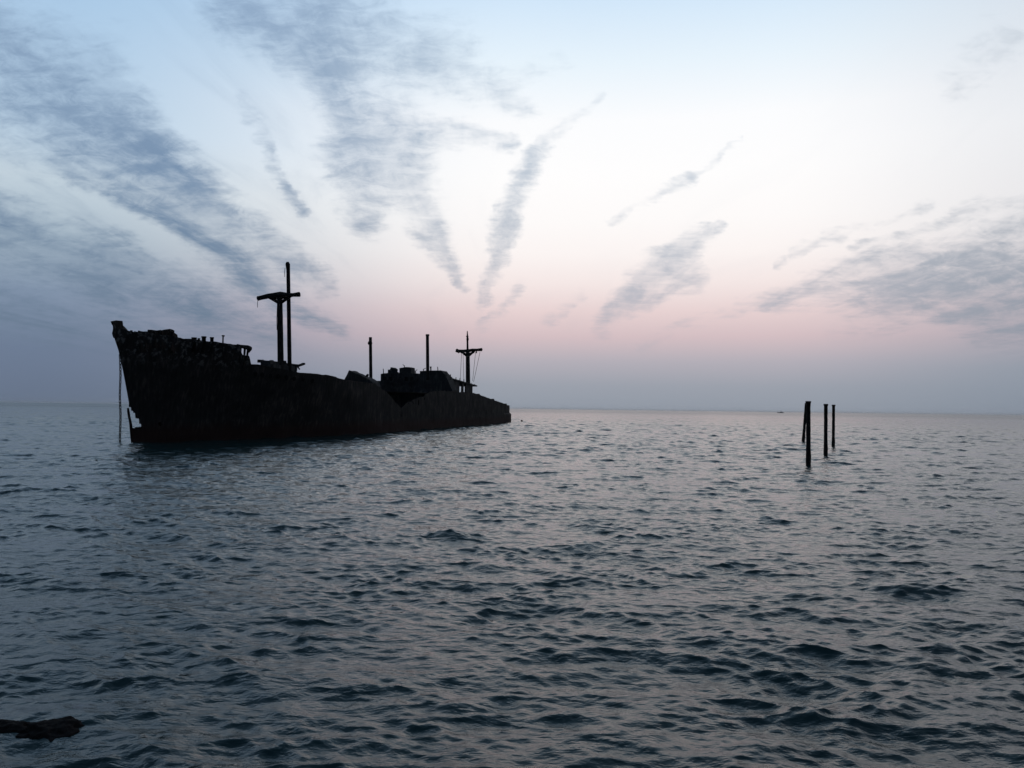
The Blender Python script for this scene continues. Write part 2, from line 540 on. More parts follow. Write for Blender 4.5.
# ---- tilted hatch wreckage on the fore deck near the break
sh = 44.0
bm = bmesh.new()
A = [(343.5, 382), (344.6, 378.2), (346.2, 375.8), (349.2, 370.1), (354, 372.4), (360, 375), (366, 377.6), (369, 379.2), (372, 381.4), (374, 386), (343, 388)]
fr = [P(x, y, sh) for x, y in A]; bk = [(p[0] + 3.0, p[1], p[2] - .1) for p in fr]
v0 = [bm.verts.new(p) for p in fr]; v1 = [bm.verts.new(p) for p in bk]
bm.faces.new(v0); bm.faces.new(v1[::-1])
for i in range(len(A)):
    j = (i + 1) % len(A); bm.faces.new((v0[j], v0[i], v1[i], v1[j]))
bmesh.ops.recalc_face_normals(bm, faces=bm.faces[:])
rumple(bm, 2, .1, 1.4, 3)
tube(bm, [P(365.5, 376.8, sh), P(367.6, 375.6, sh), P(368.2, 374.2, sh)], [.12, .2, .14], 8, .3)
link('collapsed_hatch', bm, M_house, ship)

# ---- two king posts before the bridge
s_k = 74.0
for (x0, y0, x1, y1, knob) in [(371, 392, 370.4, 337.2, True), (427.8, 380, 427.4, 334.6, False)]:
    bm = bmesh.new()
    a = P(x0, y0, s_k); b = P(x1, y1, s_k)
    tube(bm, lerp_pts(a, b, 20), [.31 - .03 * i / 19 for i in range(20)], 12, .05, x0)
    kp = link('king_post', bm, M_mast, ship, True)
    bm = bmesh.new()
    if knob:
        tube(bm, [P(370.2, 344.4, s_k), P(370.0, 343, s_k), P(369.9, 341.4, s_k)], [.34, .44, .3], 10, .4)
        tube(bm, [P(370.3, 343, s_k), P(368.4, 343.6, s_k)], [.2, .14], 8, .3)
    else:
        tube(bm, [P(427.5, 336, s_k), P(427.5, 334.3, s_k)], [.34, .34], 12)
    link('head_fitting', bm, M_mast, kp)

# ---- bridge block
sb = 80.0
def house(name, front_px, s0, depth, parent, amp=.08, seed=1, drop=0.0, mat=None):
    """house with the traced front outline, standing `depth` long"""
    bm = bmesh.new()
    v0 = [bm.verts.new(P(x, y, s0)) for x, y in front_px]
    v1 = [bm.verts.new((v.co.x + depth, v.co.y, v.co.z - drop)) for v in v0]
    bm.faces.new(v0); bm.faces.new(v1[::-1])
    n = len(v0)
    for i in range(n):
        j = (i + 1) % n; bm.faces.new((v0[j], v0[i], v1[i], v1[j]))
    bmesh.ops.recalc_face_normals(bm, faces=bm.faces[:])
    bmesh.ops.triangulate(bm, faces=[f for f in bm.faces if len(f.verts) > 4])
    rumple(bm, 2, amp, .8, seed)
    return link(name, bm, mat or M_house, parent)


br = house('bridge_house', [(380.4, 412), (380.6, 374), (384, 373.2), (388.5, 373), (399.4, 373), (413.5, 373.2), (420, 373.6), (432, 373.6), (432, 412)], sb, 12, ship, .06, 3)
wh = house('wheelhouse', [(399.3, 376), (399.4, 368), (406, 367), (410.7, 367.3), (411.2, 376)], sb + .6, 2.5, ship, .03, 8)
bm = bmesh.new()
tube(bm, [P(388.5, 374, sb + .5), P(389.8, 370.4, sb + .5), P(391, 368.8, sb + .5), P(394.5, 369.6, sb + .5), P(396.5, 371.5, sb + .5)], [.35, .4, .35, .4, .4], 8, .5, 2)
tube(bm, [P(393, 374, sb + .5), P(394, 371, sb + .5)], [.7, .5], 8, .4, 2)
tube(bm, [P(396, 374, sb + .5), P(397.6, 372, sb + .5)], [.5, .4], 8, .4, 5)
link('roof_wreckage', bm, M_house, br)
uh = house('upper_deck_house', [(419.6, 400), (419.8, 371), (431, 370.4), (441, 370.4), (442.6, 372.6), (444.6, 374.4), (447, 378.5), (452, 390), (452, 400)], sb - 3, 4, ship, .05, 5)
bm = bmesh.new()
tube(bm, [P(430.9, 371.5, sb - 3.2), P(430.8, 368.4, sb - 3.2), P(430.6, 366.6, sb - 3.2)], [.12, .13, .2], 8, .2)
link('vent', bm, M_mast, uh)
bm = bmesh.new()
tube(bm, [P(450.4, 380, sb - 3.1), P(450.5, 374.4, sb - 3.1)], .09, 6)
link('stanchion', bm, M_mast, uh)
# window openings on the front of the bridge
for x0, x1, y0, y1 in [(383.5, 386.5, 377, 381), (388.8, 391.8, 377, 381), (394, 397, 377, 381), (399.5, 402.5, 377, 381), (405, 408, 377, 381), (410.5, 413.5, 377, 381)]:
    t0, za = at_s(x0, y0, sb); t1, zb2 = at_s(x1, y1, sb)
    bm = bmesh.new(); sbox(bm, sb - .22, sb - .12, t0, t1, zb2, za)
    link('window', bm, M_gap, br)

# bent rails, plates and ventilators left on the roofs
random.seed(33)
for x, y, s_, h in ((383.5, 373.4, sb, .9), (416, 373.2, sb, .7), (404.5, 367.2, sb + .8, .5), (424, 370.8, sb - 2.6, .5), (438, 370.6, sb - 2.6, .7), (446, 376, sb - 2.6, .8)):
    p = Vector(P(x, y, s_)); bm = bmesh.new()
    tube(bm, [p - Vector((0, 0, .5)), p + Vector((0, random.uniform(-.15, .15), h * .6)), p + Vector((.1, random.uniform(-.5, .5), h))], [.09, .08, .06], 6, .2)
    link('bent_rail_post', bm, M_mast, ship)
for k in range(8):
    x = 384 + k * 5.2 + random.uniform(-1, 1); y = 384 + 6 * math.sin(k * 1.9) + k * .6
    p = Vector(P(x, y, sb - 4 - k * .4)); a = random.uniform(-.9, .9); w = random.uniform(.5, 1.3); h = random.uniform(.3, .9)
    bm = bmesh.new()
    hexa(bm, [(-.06, -w, -h), (.06, -w, -h), (.06, w, -h), (-.06, w, -h), (-.06, -w, h), (.06, -w, h), (.06, w, h), (-.06, w, h)])
    rumple(bm, 3, .14, 1.1, k)
    bmesh.ops.transform(bm, matrix=Matrix.Translation(p) @ Matrix.Rotation(a, 4, 'X') @ Matrix.Rotation(a * .7, 4, 'Y'), verts=bm.verts[:])
    link('torn_plate', bm, M_house, ship)

# ---- after house with open sided gallery, port side
s_a, z_a = at_t(451, 377.6, 6.8)
s_e, z_e = at_t(477.5, 385.4, 6.8)
print('gallery', s_a, z_a, s_e, z_e)
bm = bmesh.new()
hexa(bm, [(s_a, -6.8, z_a - .25), (s_e, -6.8, z_e - .25), (s_e, 5.5, z_e - .25), (s_a, 5.5, z_a - .25),
          (s_a, -6.8, z_a), (s_e, -6.8, z_e), (s_e, 5.5, z_e), (s_a, 5.5, z_a)])
rumple(bm, 5, .09, .5, 6)
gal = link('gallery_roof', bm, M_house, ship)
for k in range(7):
    bm = bmesh.new()
    f = (k + .3) / 7
    s = s_a + (s_e - s_a) * f; z = z_a + (z_e - z_a) * f
    tube(bm, [(s, -6.7, z), (s, -6.7, z + random.uniform(.12, .5))], .09, 6, .2)
    link('roof_stump', bm, M_mast, gal)
s1_, _z = at_t(459.5, 388, 6.6); s2_, _z2 = at_t(466, 388, 6.6); s3_, _z3 = at_t(472.6, 388, 6.6)
zlow = float(np.interp(100, AFT_E[:, 0], AFT_E[:, 1])) - .9
zr = lambda s: z_a + (z_e - z_a) * (s - s_a) / (s_e - s_a) - .22
for (qa, qb) in ((s_a + .4, s1_), (s2_, s3_)):
    bm = bmesh.new()
    hexa(bm, [(qa, -6.6, zlow), (qb, -6.6, zlow), (qb, -6.3, zlow), (qa, -6.3, zlow), (qa, -6.6, zr(qa)), (qb, -6.6, zr(qb)), (qb, -6.3, zr(qb)), (qa, -6.3, zr(qa))])
    link('gallery_wall', bm, M_house, ship)
bm = bmesh.new()
sm_ = s1_ + (s2_ - s1_) * .44
sbox(bm, sm_, sm_ + (s2_ - s1_) * .2, 6.3, 6.6, zlow, zr(sm_) + .05)
link('gallery_pillar', bm, M_house, ship)
# ---- mainmast
s_mm = 121.0
bm = bmesh.new()
tube(bm, lerp_pts(P(468.2, 400, s_mm), P(467.7, 351.5, s_mm), 18), [.58 - .1 * i / 17 for i in range(18)], 14, .04, 8)
mm = link('mainmast', bm, M_mast, ship, True)
bm = bmesh.new()
xs = [(456.2, 350.3), (458.5, 351.2), (463, 351), (467.6, 350.8), (472.5, 350), (477, 349.8), (482, 349.6)]
tube(bm, [P(x, y, s_mm) for x, y in xs], [.42, .38, .33, .4, .33, .31, .38], 10, .3, 1)
tube(bm, [P(481.4, 349.8, s_mm), P(481.6, 348.6, s_mm)], [.3, .24], 8)
tube(bm, [P(456.8, 350.6, s_mm), P(456.7, 349.2, s_mm)], [.28, .24], 8)
for x, y in ((461.5, 352), (475, 350.8)):
    tube(bm, [P(467.7, 356, s_mm), P(x, y, s_mm)], [.4, .2], 8)
for x in (458.6, 461.3, 473.8, 476.4):
    tube(bm, [P(x, 351, s_mm), P(x, 353.3, s_mm)], [.15, .12], 6, .2)
link('crosstree', bm, M_mast, mm, True)
bm = bmesh.new()
tube(bm, [P(467.6, 352, s_mm), P(467.5, 341, s_mm), P(467.5, 339.6, s_mm), P(467.4, 336, s_mm), P(467.3, 331, s_mm)], [.27, .22, .3, .18, .1], 10, .15)
tube(bm, [P(466.2, 336.4, s_mm), P(468.4, 336.2, s_mm)], .14, 8)
link('topmast', bm, M_mast, mm, True)
bm = bmesh.new()
for x0, x1, y1 in ((461.6, 460.2, 381), (463, 463.8, 380), (475.6, 472.6, 381), (480, 473.6, 382)):
    tube(bm, [P(x0, 352, s_mm), P(x1, y1, s_mm)], .045, 6)
link('stay', bm, M_mast, mm)

# ---- poop fittings: short bollards along the after rail
for x, y in ((480.5, 393.8), (495, 398.8), (507.5, 403.6)):
    d, z = sheer_point(x, y); t = float(breadth(d, z)) - .5; s = float(hull_s(d, z))
    bm = bmesh.new(); tube(bm, [(s, -t, z - 1.2), (s, -t, z)], [.3, .34], 10, .1, x)
    link('bollard', bm, M_mast, ship, True)

# ------------------------------------------------------------------ piles
def pile(base_px, top_px, w_px, cap, label, growth=1.0):
    b = on_water(*base_px)
    dist = b[1]
    r = ray(*top_px); tp = EYE + r * (dist / r[1])
    root = empty('mooring_pile', tuple(b))
    rad = w_px / 2 * dist / FPX
    d = Vector(tp) - Vector(b)
    bm = bmesh.new()
    n = 34
    pts = [Vector((0, 0, -1.6)) + (d + Vector((0, 0, 1.6))) * (i / (n - 1)) - Vector((d.x, d.y, 0)) * 0 for i in range(n)]
    rr = []
    for p in pts:
        g = 1 + growth * .18 * math.exp(-((p.z - .35) / .5) ** 2) + .04 * mnoise.noise(Vector((p.z * 3, b[0], 0)))
        rr.append(rad * g)
    tube(bm, pts, rr, 14, .16, b[0])
    link('shaft', bm, M_pile, root, True)
    if cap:
        bm = bmesh.new()
        t = d
        tube(bm, [t + Vector((0, 0, -.16)), t + Vector((0, 0, -.1)), t + Vector((0, 0, .0)), t + Vector((0, 0, .03))], [rad, rad * 1.2, rad * 1.3, rad * 1.25], 14, .08, 3)
        link('cap', bm, M_pile, root)
    tag(root, label, 'pile', 'old jetty piles standing in open water')
    return root


pile((808.5, 465.5), (808.3, 401.6), 4.3, True, 'tallest and nearest dark pile with flared top, standing upright in the sea')
pile((802.2, 441.4), (806.2, 403.2), 2.7, False, 'thin dark pile leaning right behind the nearest upright pile')
pile((825.6, 455.6), (825.9, 404.3), 3.5, True, 'middle upright dark pile with small flat cap between its two neighbours')
pile((833.2, 447.2), (833.6, 405), 2.8, True, 'slim rightmost dark pile, set farther back than the capped pile beside it')

# ------------------------------------------------------------------ far boat, float, rocks
b = EYE + ray(780.5, 412) * (2600 / ray(780.5, 412)[1]); b[2] = 0
boat = empty('boat', tuple(b)); tag(boat, 'tiny hazy low boat far off on the horizon left of the piles', 'boat')
bm = bmesh.new()
secs = []
for f, w, zt in ((-10, .4, 3.1), (-8, 1.8, 2.7), (-3, 2.7, 2.2), (4, 2.7, 2.0), (9, 2.3, 2.2), (10, 2.0, 2.3)):
    secs.append([bm.verts.new(v) for v in ((f, -w, zt), (f, -w * .7, -.6), (f, w * .7, -.6), (f, w, zt))])
for a, c in zip(secs, secs[1:]):
    for k in range(4):
        bm.faces.new((a[k], a[(k + 1) % 4], c[(k + 1) % 4], c[k]))
bm.faces.new(secs[0][::-1]); bm.faces.new(secs[-1])
link('hull', bm, M_boat, boat)
bm = bmesh.new(); box(bm, -1, 6, -1.7, 1.7, 1.9, 4.2); bmesh.ops.bevel(bm, geom=bm.edges[:], offset=.2, segments=2, affect='EDGES')
link('cabin', bm, M_boat, boat)
bm = bmesh.new(); tube(bm, [(3, 0, 4), (3, 0, 7)], [.12, .07], 8); link('mast', bm, M_boat, boat)

b = on_water(521.8, 421.6)
bm = bmesh.new()
bmesh.ops.create_icosphere(bm, subdivisions=3, radius=.3)
for v in bm.verts:
    if v.co.z > .18: v.co.x *= .6; v.co.y *= .6; v.co.z += .1
fl = link('buoy', bm, M_float, None, True); fl.location = (b[0], b[1], .12)
tag(fl, 'tiny dark float bobbing on the water just off the stern of the wreck', 'buoy')


def rock(px, py, sx, sy, sz, seed, label, zc=-.05):
    p = on_water(px, py)
    bm = bmesh.new()
    bmesh.ops.create_icosphere(bm, subdivisions=5, radius=1)
    for v in bm.verts:
        n = v.co.normalized()
        k = 1 + .32 * mnoise.noise(n * 1.6 + Vector((seed, 0, 0))) + .16 * mnoise.noise(n * 4 + Vector((0, seed, 0))) + .07 * mnoise.noise(n * 10) + .035 * mnoise.noise(n * 22)
        v.co = Vector((n.x * sx * k, n.y * sy * k, n.z * sz * k))
    o = link('rock', bm, M_rock, None, True)
    o.location = (p[0], p[1], zc)
    tag(o, label, 'rock', 'dark rocks awash near the viewer')
    return o


rock(54, 729, .38, .3, .14, 7.9, 'dark brown rock breaking the surface in the near left corner', -.075)
rock(6, 728, .32, .2, .10, 5.1, 'low dark rock nearly awash at the very left edge of the water', -.05)

# ------------------------------------------------------------------ sea
def sea_mesh():
    r = [1.2]
    while r[-1] < 1400:
        r.append(r[-1] + max(.02, .0028 * r[-1]))
    while r[-1] < 45000:
        r.append(r[-1] * 1.05)
    r = np.array(r, np.float32)
    ph_f = np.linspace(-math.radians(41), math.radians(41), 1050)
    step = ph_f[1] - ph_f[0]
    side = [ph_f[-1]]; st = step
    while side[-1] < math.pi - .06:
        st = min(st * 1.12, .05); side.append(side[-1] + st)
    side = np.array(side[1:])
    ph = np.concatenate([-side[::-1], ph_f, side]).astype(np.float32)
    dph = np.gradient(ph).astype(np.float32)
    nr, nc = len(r), len(ph)
    X = (r[:, None] * np.sin(ph)[None, :]).astype(np.float32)
    Y = (r[:, None] * np.cos(ph)[None, :]).astype(np.float32)
    Z = np.zeros_like(X); DX = np.zeros_like(X); DY = np.zeros_like(X)
    dr = np.gradient(r).astype(np.float32)
    core = np.where(dph < step * 6)[0]; c0, c1 = core[0], core[-1] + 1
    # patches of livelier and calmer water
    gx = 1 + .13 * np.sin(X * .11 + 1.3 * np.sin(Y * .045)) * np.sin(Y * .083 + X * .03 + .7)
    gx *= (1 + .95 * np.clip((r - 30) / 130, 0, 1))[:, None]            # livelier away from the sheltered shore
    grp = 1 + .24 * np.sin(X * .52 + 1.7 * np.sin(Y * .31 + .6) + .4) * np.sin(Y * .74 - X * .21 + 1.1 * np.sin(X * .43)) + .16 * np.sin(X * 1.35 - Y * .9 + 2 * np.sin(Y * .5 + X * .27))
    gx *= np.where(r[:, None] < 160, grp, 1)                               # wave groups come and go
    nw = 200
    lam = np.exp(np.linspace(math.log(.15), math.log(9.5), nw))
    for i in range(nw):
        l = lam[i] * rng.uniform(.97, 1.03)
        k = 2 * math.pi / l
        kp = 2 * math.pi / 3.2
        # steepness spectrum: peak near 3 m plus a chop tail
        a = SEA_A * l * (1.0 if l < 1.7 else (1.7 / l) ** 1.0) * (1.75 - .75 * min(1, l / 1.0)) * (.5 + .5 * min(1, l / .3))
        th = math.radians((-96, -96, -62, -130)[i % 4]) + rng.normal() * (math.radians(15) if l > 1.8 else math.radians(28))
        kx, ky = k * math.cos(th), k * math.sin(th)
        p0 = rng.uniform(0, 2 * math.pi)
        wr = np.clip((l / dr - 1.3) / 1.6, 0, 1)
        rows = np.where(wr > 0)[0]
        if not len(rows): continue
        r1 = rows[-1] + 1
        sl = (slice(0, r1), slice(c0, c1))
        wt = wr[:r1, None] * np.clip((l / (r[:r1, None] * dph[None, c0:c1]) - 1.8) / 2, 0, 1)
        ph_ = kx * X[sl] + ky * Y[sl] + p0
        sn = np.sin(ph_); cn = np.cos(ph_)
        am = (a * wt * gx[sl]).astype(np.float32)
        Z[sl] += am * cn
        DX[sl] -= am * (1.0 * kx / k) * sn
        DY[sl] -= am * (1.0 * ky / k) * sn
    print('sea', nr, nc, 'rms', Z[:600, c0:c1].std())
    V = np.stack([X + DX, Y + DY, Z], -1).reshape(-1, 3)
    V = np.concatenate([V, [[0, 0, 0]]]).astype(np.float32)
    ctr = len(V) - 1
    i = np.arange(nr - 1)[:, None] * nc; j = np.arange(nc - 1)[None, :]
    q = np.stack([i + j, i + nc + j, i + nc + j + 1, i + j + 1], -1).reshape(-1, 4)[:, ::-1]
    jj = np.arange(nr - 1) * nc
    seam = np.stack([jj + nc - 1, jj + 2 * nc - 1, jj + nc, jj], -1)[:, ::-1]
    q = np.concatenate([q, seam])
    fan = np.stack([np.arange(nc), np.full(nc, ctr), (np.arange(nc) + 1) % nc], -1)[:, ::-1]
    fan = fan[:, ::-1]
    me = bpy.data.meshes.new('sea')
    loops = np.concatenate([q.reshape(-1), fan.reshape(-1)]).astype(np.int32)
    starts = np.concatenate([np.arange(len(q)) * 4, len(q) * 4 + np.arange(len(fan)) * 3]).astype(np.int32)
    me.vertices.add(len(V)); me.vertices.foreach_set('co', V.reshape(-1))
    me.loops.add(len(loops)); me.loops.foreach_set('vertex_index', loops)
    me.polygons.add(len(starts)); me.polygons.foreach_set('loop_start', starts)
    me.polygons.foreach_set('use_smooth', np.ones(len(starts), bool))
    me.update(calc_edges=True)
    return me


SEA_A = .0028
me = sea_mesh()
M = bpy.data.materials.new('sea_water')
N, L = nodes_of(M)
b = N['Principled BSDF']
b.inputs['Base Color'].default_value = (.013, .036, .037, 1)
b.inputs['Roughness'].default_value = .09
b.inputs['IOR'].default_value = 1.34
tc = N.new('ShaderNodeTexCoord')
ln = N.new('ShaderNodeVectorMath'); ln.operation = 'LENGTH'; L.new(tc.outputs['Object'], ln.inputs[0])
rm = N.new('ShaderNodeMapRange'); rm.inputs['From Min'].default_value = 80; rm.inputs['From Max'].default_value = 900
rm.inputs['To Min'].default_value = .06; rm.inputs['To Max'].default_value = .28
L.new(ln.outputs['Value'], rm.inputs['Value']); L.new(rm.outputs['Result'], b.inputs['Roughness'])   # ripples too fine to model offshore
prev = None
for sc, st, dist in (((.8, 1.5, 1), .45, .2), ((3.2, 5.5, 1), .5, .045), ((12, 20, 1), .6, .014)):
    mp = N.new('ShaderNodeMapping'); mp.inputs['Scale'].default_value = sc
    mp.inputs['Rotation'].default_value = (0, 0, .12)
    L.new(tc.outputs['Object'], mp.inputs['Vector'])
    nz = N.new('ShaderNodeTexNoise'); nz.inputs['Scale'].default_value = 1; nz.inputs['Detail'].default_value = 4; nz.inputs['Distortion'].default_value = .5
    L.new(mp.outputs['Vector'], nz.inputs['Vector'])
    bp = N.new('ShaderNodeBump'); bp.inputs['Strength'].default_value = st; bp.inputs['Distance'].default_value = dist
    L.new(nz.outputs['Fac'], bp.inputs['Height'])
    if prev: L.new(prev.outputs['Normal'], bp.inputs['Normal'])
    prev = bp
L.new(prev.outputs['Normal'], b.inputs['Normal'])
me.materials.append(M)
sea = bpy.data.objects.new('sea', me); col.objects.link(sea)
tag(sea, 'dark rippled open sea', 'sea', kind='structure')

# ------------------------------------------------------------------ dusk sky
SUN_AZ = .11; SUN_EL = math.radians(1.5)
W = bpy.data.worlds.new('World'); scene.world = W; W.use_nodes = True
N = W.node_tree.nodes; L = W.node_tree.links
bg = N['Background']; bg.inputs['Strength'].default_value = 1.0


def math_node(op, a, b=None, c=None, clamp=False):
    n = N.new('ShaderNodeMath'); n.operation = op; n.use_clamp = clamp
    for i, v in enumerate((a, b, c)):
        if v is None: continue
        if isinstance(v, (int, float)): n.inputs[i].default_value = v
        else: L.new(v, n.inputs[i])
    return n.outputs[0]


def maprange(v, a, b_, c=0., d=1., smooth=True):
    n = N.new('ShaderNodeMapRange'); n.interpolation_type = 'SMOOTHSTEP' if smooth else 'LINEAR'
    L.new(v, n.inputs['Value'])
    for k, q in (('From Min', a), ('From Max', b_), ('To Min', c), ('To Max', d)): n.inputs[k].default_value = q
    return n.outputs['Result']


def mixc(f, a, b_):
    n = N.new('ShaderNodeMix'); n.data_type = 'RGBA'
    for k, v in (('Factor', f), ('A', a), ('B', b_)):
        if isinstance(v, tuple): n.inputs[k].default_value = (*v, 1)
        elif isinstance(v, (int, float)): n.inputs[k].default_value = v
        else: L.new(v, n.inputs[k])
    return n.outputs['Result']


def ramp(v, stops):
    n = N.new('ShaderNodeValToRGB'); e = n.color_ramp.elements
    e[0].position = stops[0][0]; e[0].color = (*lin(stops[0][1]), 1)
    e[1].position = stops[-1][0]; e[1].color = (*lin(stops[-1][1]), 1)
    for p, c in stops[1:-1]:
        k = e.new(p); k.color = (*lin(c), 1)
    L.new(v, n.inputs['Fac'])
    return n.outputs['Color']


def noise(vec, scale, detail=4, rough=.55, dist=0.):
    n = N.new('ShaderNodeTexNoise')
    n.inputs['Scale'].default_value = scale; n.inputs['Detail'].default_value = detail
    n.inputs['Roughness'].default_value = rough; n.inputs['Distortion'].default_value = dist
    L.new(vec, n.inputs['Vector'])
    return n


def combine(x, y, z=0.):
    n = N.new('ShaderNodeCombineXYZ')
    for i, v in enumerate((x, y, z)):
        if isinstance(v, (int, float)): n.inputs[i].default_value = v
        else: L.new(v, n.inputs[i])
    return n.outputs[0]


tc = N.new('ShaderNodeTexCoord')
sx = N.new('ShaderNodeSeparateXYZ'); L.new(tc.outputs['Generated'], sx.inputs[0])
dx, dy, dz = sx.outputs
el = math_node('MAXIMUM', dz, 0.)
az = math_node('ARCTAN2', dx, dy)
CEN = [(0, (146, 154, 166)), (.03, (156, 161, 172)), (.06, (180, 175, 184)), (.09, (212, 191, 195)), (.12, (231, 210, 210)), (.155, (245, 232, 230)), (.19, (252, 245, 243)), (.23, (254, 251, 250)),
       (.28, (255, 254, 254)), (.34, (252, 253, 255)), (.4, (232, 244, 253)), (.46, (210, 231, 250)), (.6, (146, 178, 206)), (1, (76, 106, 136))]
LEF = [(0, (102, 115, 136)), (.06, (110, 125, 149)), (.12, (131, 148, 171)), (.18, (168, 185, 199)), (.24, (195, 210, 221)), (.3, (188, 211, 231)),
       (.45, (164, 198, 230)), (.6, (82, 110, 138)), (1, (42, 66, 90))]
RIG = [(0, (132, 142, 156)), (.05, (144, 153, 166)), (.085, (172, 167, 177)), (.12, (198, 187, 193)), (.16, (218, 212, 215)), (.2, (230, 228, 230)), (.3, (234, 236, 240)),
       (.45, (208, 220, 233)), (.6, (122, 145, 168)), (1, (62, 90, 118))]
BAK = [(0, (64, 72, 86)), (.3, (72, 88, 106)), (1, (76, 106, 132))]
clear = ramp(el, CEN)
wl = maprange(az, .02, -.55)
wr = maprange(az, .30, .66)
clear = mixc(wl, clear, ramp(el, LEF))
clear = mixc(wr, clear, ramp(el, RIG))
absaz = math_node('ABSOLUTE', az)
clear = mixc(maprange(absaz, .75, 1.7), clear, ramp(el, BAK))
# a share of clear twilight from the physical sky high up
sky = N.new('ShaderNodeTexSky'); sky.sky_type = 'NISHITA'; sky.sun_disc = False
sky.sun_elevation = SUN_EL; sky.sun_rotation = SUN_AZ; sky.air_density = 1.2; sky.dust_density = 2.0; sky.ozone_density = 2
vm = N.new('ShaderNodeVectorMath'); vm.operation = 'SCALE'; vm.inputs['Scale'].default_value = .06
L.new(sky.outputs['Color'], vm.inputs[0])
clear = mixc(maprange(el, .5, .95, 0., .35), clear, vm.outputs['Vector'])

# cirrus: parallel bands on a high flat layer, so they fan out from the glow
fwd = math_node('MAXIMUM', dy, .05)
gx = math_node('DIVIDE', dx, fwd); gy = math_node('DIVIDE', dz, fwd)
ez = math_node('ADD', el, .04)
pu = math_node('DIVIDE', dx, ez); pv = math_node('DIVIDE', dy, ez)
n_str = noise(combine(math_node('MULTIPLY', pu, 2.6), math_node('MULTIPLY', pv, .5)), 1.0, 6, .6, .6)
n_rip = noise(combine(math_node('MULTIPLY', pu, 3.4), math_node('MULTIPLY', pv, 6.5)), 1.0, 5, .6, .3)
n_fib = noise(combine(math_node('MULTIPLY', pu, 8.0), math_node('MULTIPLY', pv, .9)), 1.0, 5, .65, .8)
n_mot = noise(combine(gx, math_node('MULTIPLY', gy, 2.4)), 22.0, 7, .68, .5)
n_w1 = noise(combine(gx, gy), 6.0, 5, .6)
n_w2 = noise(combine(gx, math_node('MULTIPLY', gy, 2.4)), 26.0, 4, .6)
wv = N.new('ShaderNodeVectorMath'); wv.operation = 'SUBTRACT'; wv.inputs[1].default_value = (.5, .5, .5); L.new(n_w1.outputs['Color'], wv.inputs[0])
ws = N.new('ShaderNodeVectorMath'); ws.operation = 'SCALE'; ws.inputs['Scale'].default_value = .05; L.new(wv.outputs[0], ws.inputs[0])
wv2 = N.new('ShaderNodeVectorMath'); wv2.operation = 'SUBTRACT'; wv2.inputs[1].default_value = (.5, .5, .5); L.new(n_w2.outputs['Color'], wv2.inputs[0])
ws2 = N.new('ShaderNodeVectorMath'); ws2.operation = 'SCALE'; ws2.inputs['Scale'].default_value = .03; L.new(wv2.outputs[0], ws2.inputs[0])
ad1 = N.new('ShaderNodeVectorMath'); L.new(combine(gx, gy), ad1.inputs[0]); L.new(ws.outputs[0], ad1.inputs[1])
ad2 = N.new('ShaderNodeVectorMath'); L.new(ad1.outputs[0], ad2.inputs[0]); L.new(ws2.outputs[0], ad2.inputs[1])
flat = N.new('ShaderNodeVectorMath'); flat.operation = 'MULTIPLY'; flat.inputs[1].default_value = (1, 1, 0); L.new(ad2.outputs[0], flat.inputs[0])
pos = flat.outputs[0]

# one band of cirrus as a node group: soft tapered streak between two sky directions
G = bpy.data.node_groups.new('cirrus_band', 'ShaderNodeTree')
for nm, ty in (('P', 'NodeSocketVector'), ('A', 'NodeSocketVector'), ('BA', 'NodeSocketVector'), ('K', 'NodeSocketVector'), ('RA', 'NodeSocketFloat'), ('DR', 'NodeSocketFloat'), ('S', 'NodeSocketFloat'), ('In', 'NodeSocketFloat')):
    G.interface.new_socket(nm, in_out='INPUT', socket_type=ty)
G.interface.new_socket('Out', in_out='OUTPUT', socket_type='NodeSocketFloat')
gi = G.nodes.new('NodeGroupInput'); go = G.nodes.new('NodeGroupOutput')
def gv(op, a, b_=None, sc=None):
    n = G.nodes.new('ShaderNodeVectorMath'); n.operation = op
    G.links.new(a, n.inputs[0])
    if b_ is not None: G.links.new(b_, n.inputs[1])
    if sc is not None: G.links.new(sc, n.inputs['Scale'])
    return n
def gm(op, a, b_, c=None, clamp=False):
    n = G.nodes.new('ShaderNodeMath'); n.operation = op; n.use_clamp = clamp
    for i, v in enumerate((a, b_, c)):
        if v is None: continue
        if isinstance(v, (int, float)): n.inputs[i].default_value = v
        else: G.links.new(v, n.inputs[i])
    return n.outputs[0]
pa = gv('SUBTRACT', gi.outputs['P'], gi.outputs['A']).outputs[0]
h = gm('ADD', gv('DOT_PRODUCT', pa, gi.outputs['K']).outputs['Value'], 0., clamp=True)
dd = gv('LENGTH', gv('SUBTRACT', pa, gv('SCALE', gi.outputs['BA'], sc=h).outputs[0]).outputs[0]).outputs['Value']
rad = gm('MULTIPLY_ADD', h, gi.outputs['DR'], gi.outputs['RA'])
x = gm('DIVIDE', dd, rad)
mr = G.nodes.new('ShaderNodeMapRange'); mr.interpolation_type = 'SMOOTHSTEP'
G.links.new(x, mr.inputs['Value']); mr.inputs['From Min'].default_value = 1.7; mr.inputs['From Max'].default_value = .15
m_ = gm('MULTIPLY', mr.outputs['Result'], gi.outputs['S'])
G.links.new(gm('MULTIPLY', gi.outputs['In'], gm('SUBTRACT', 1.0, m_)), go.inputs['Out'])

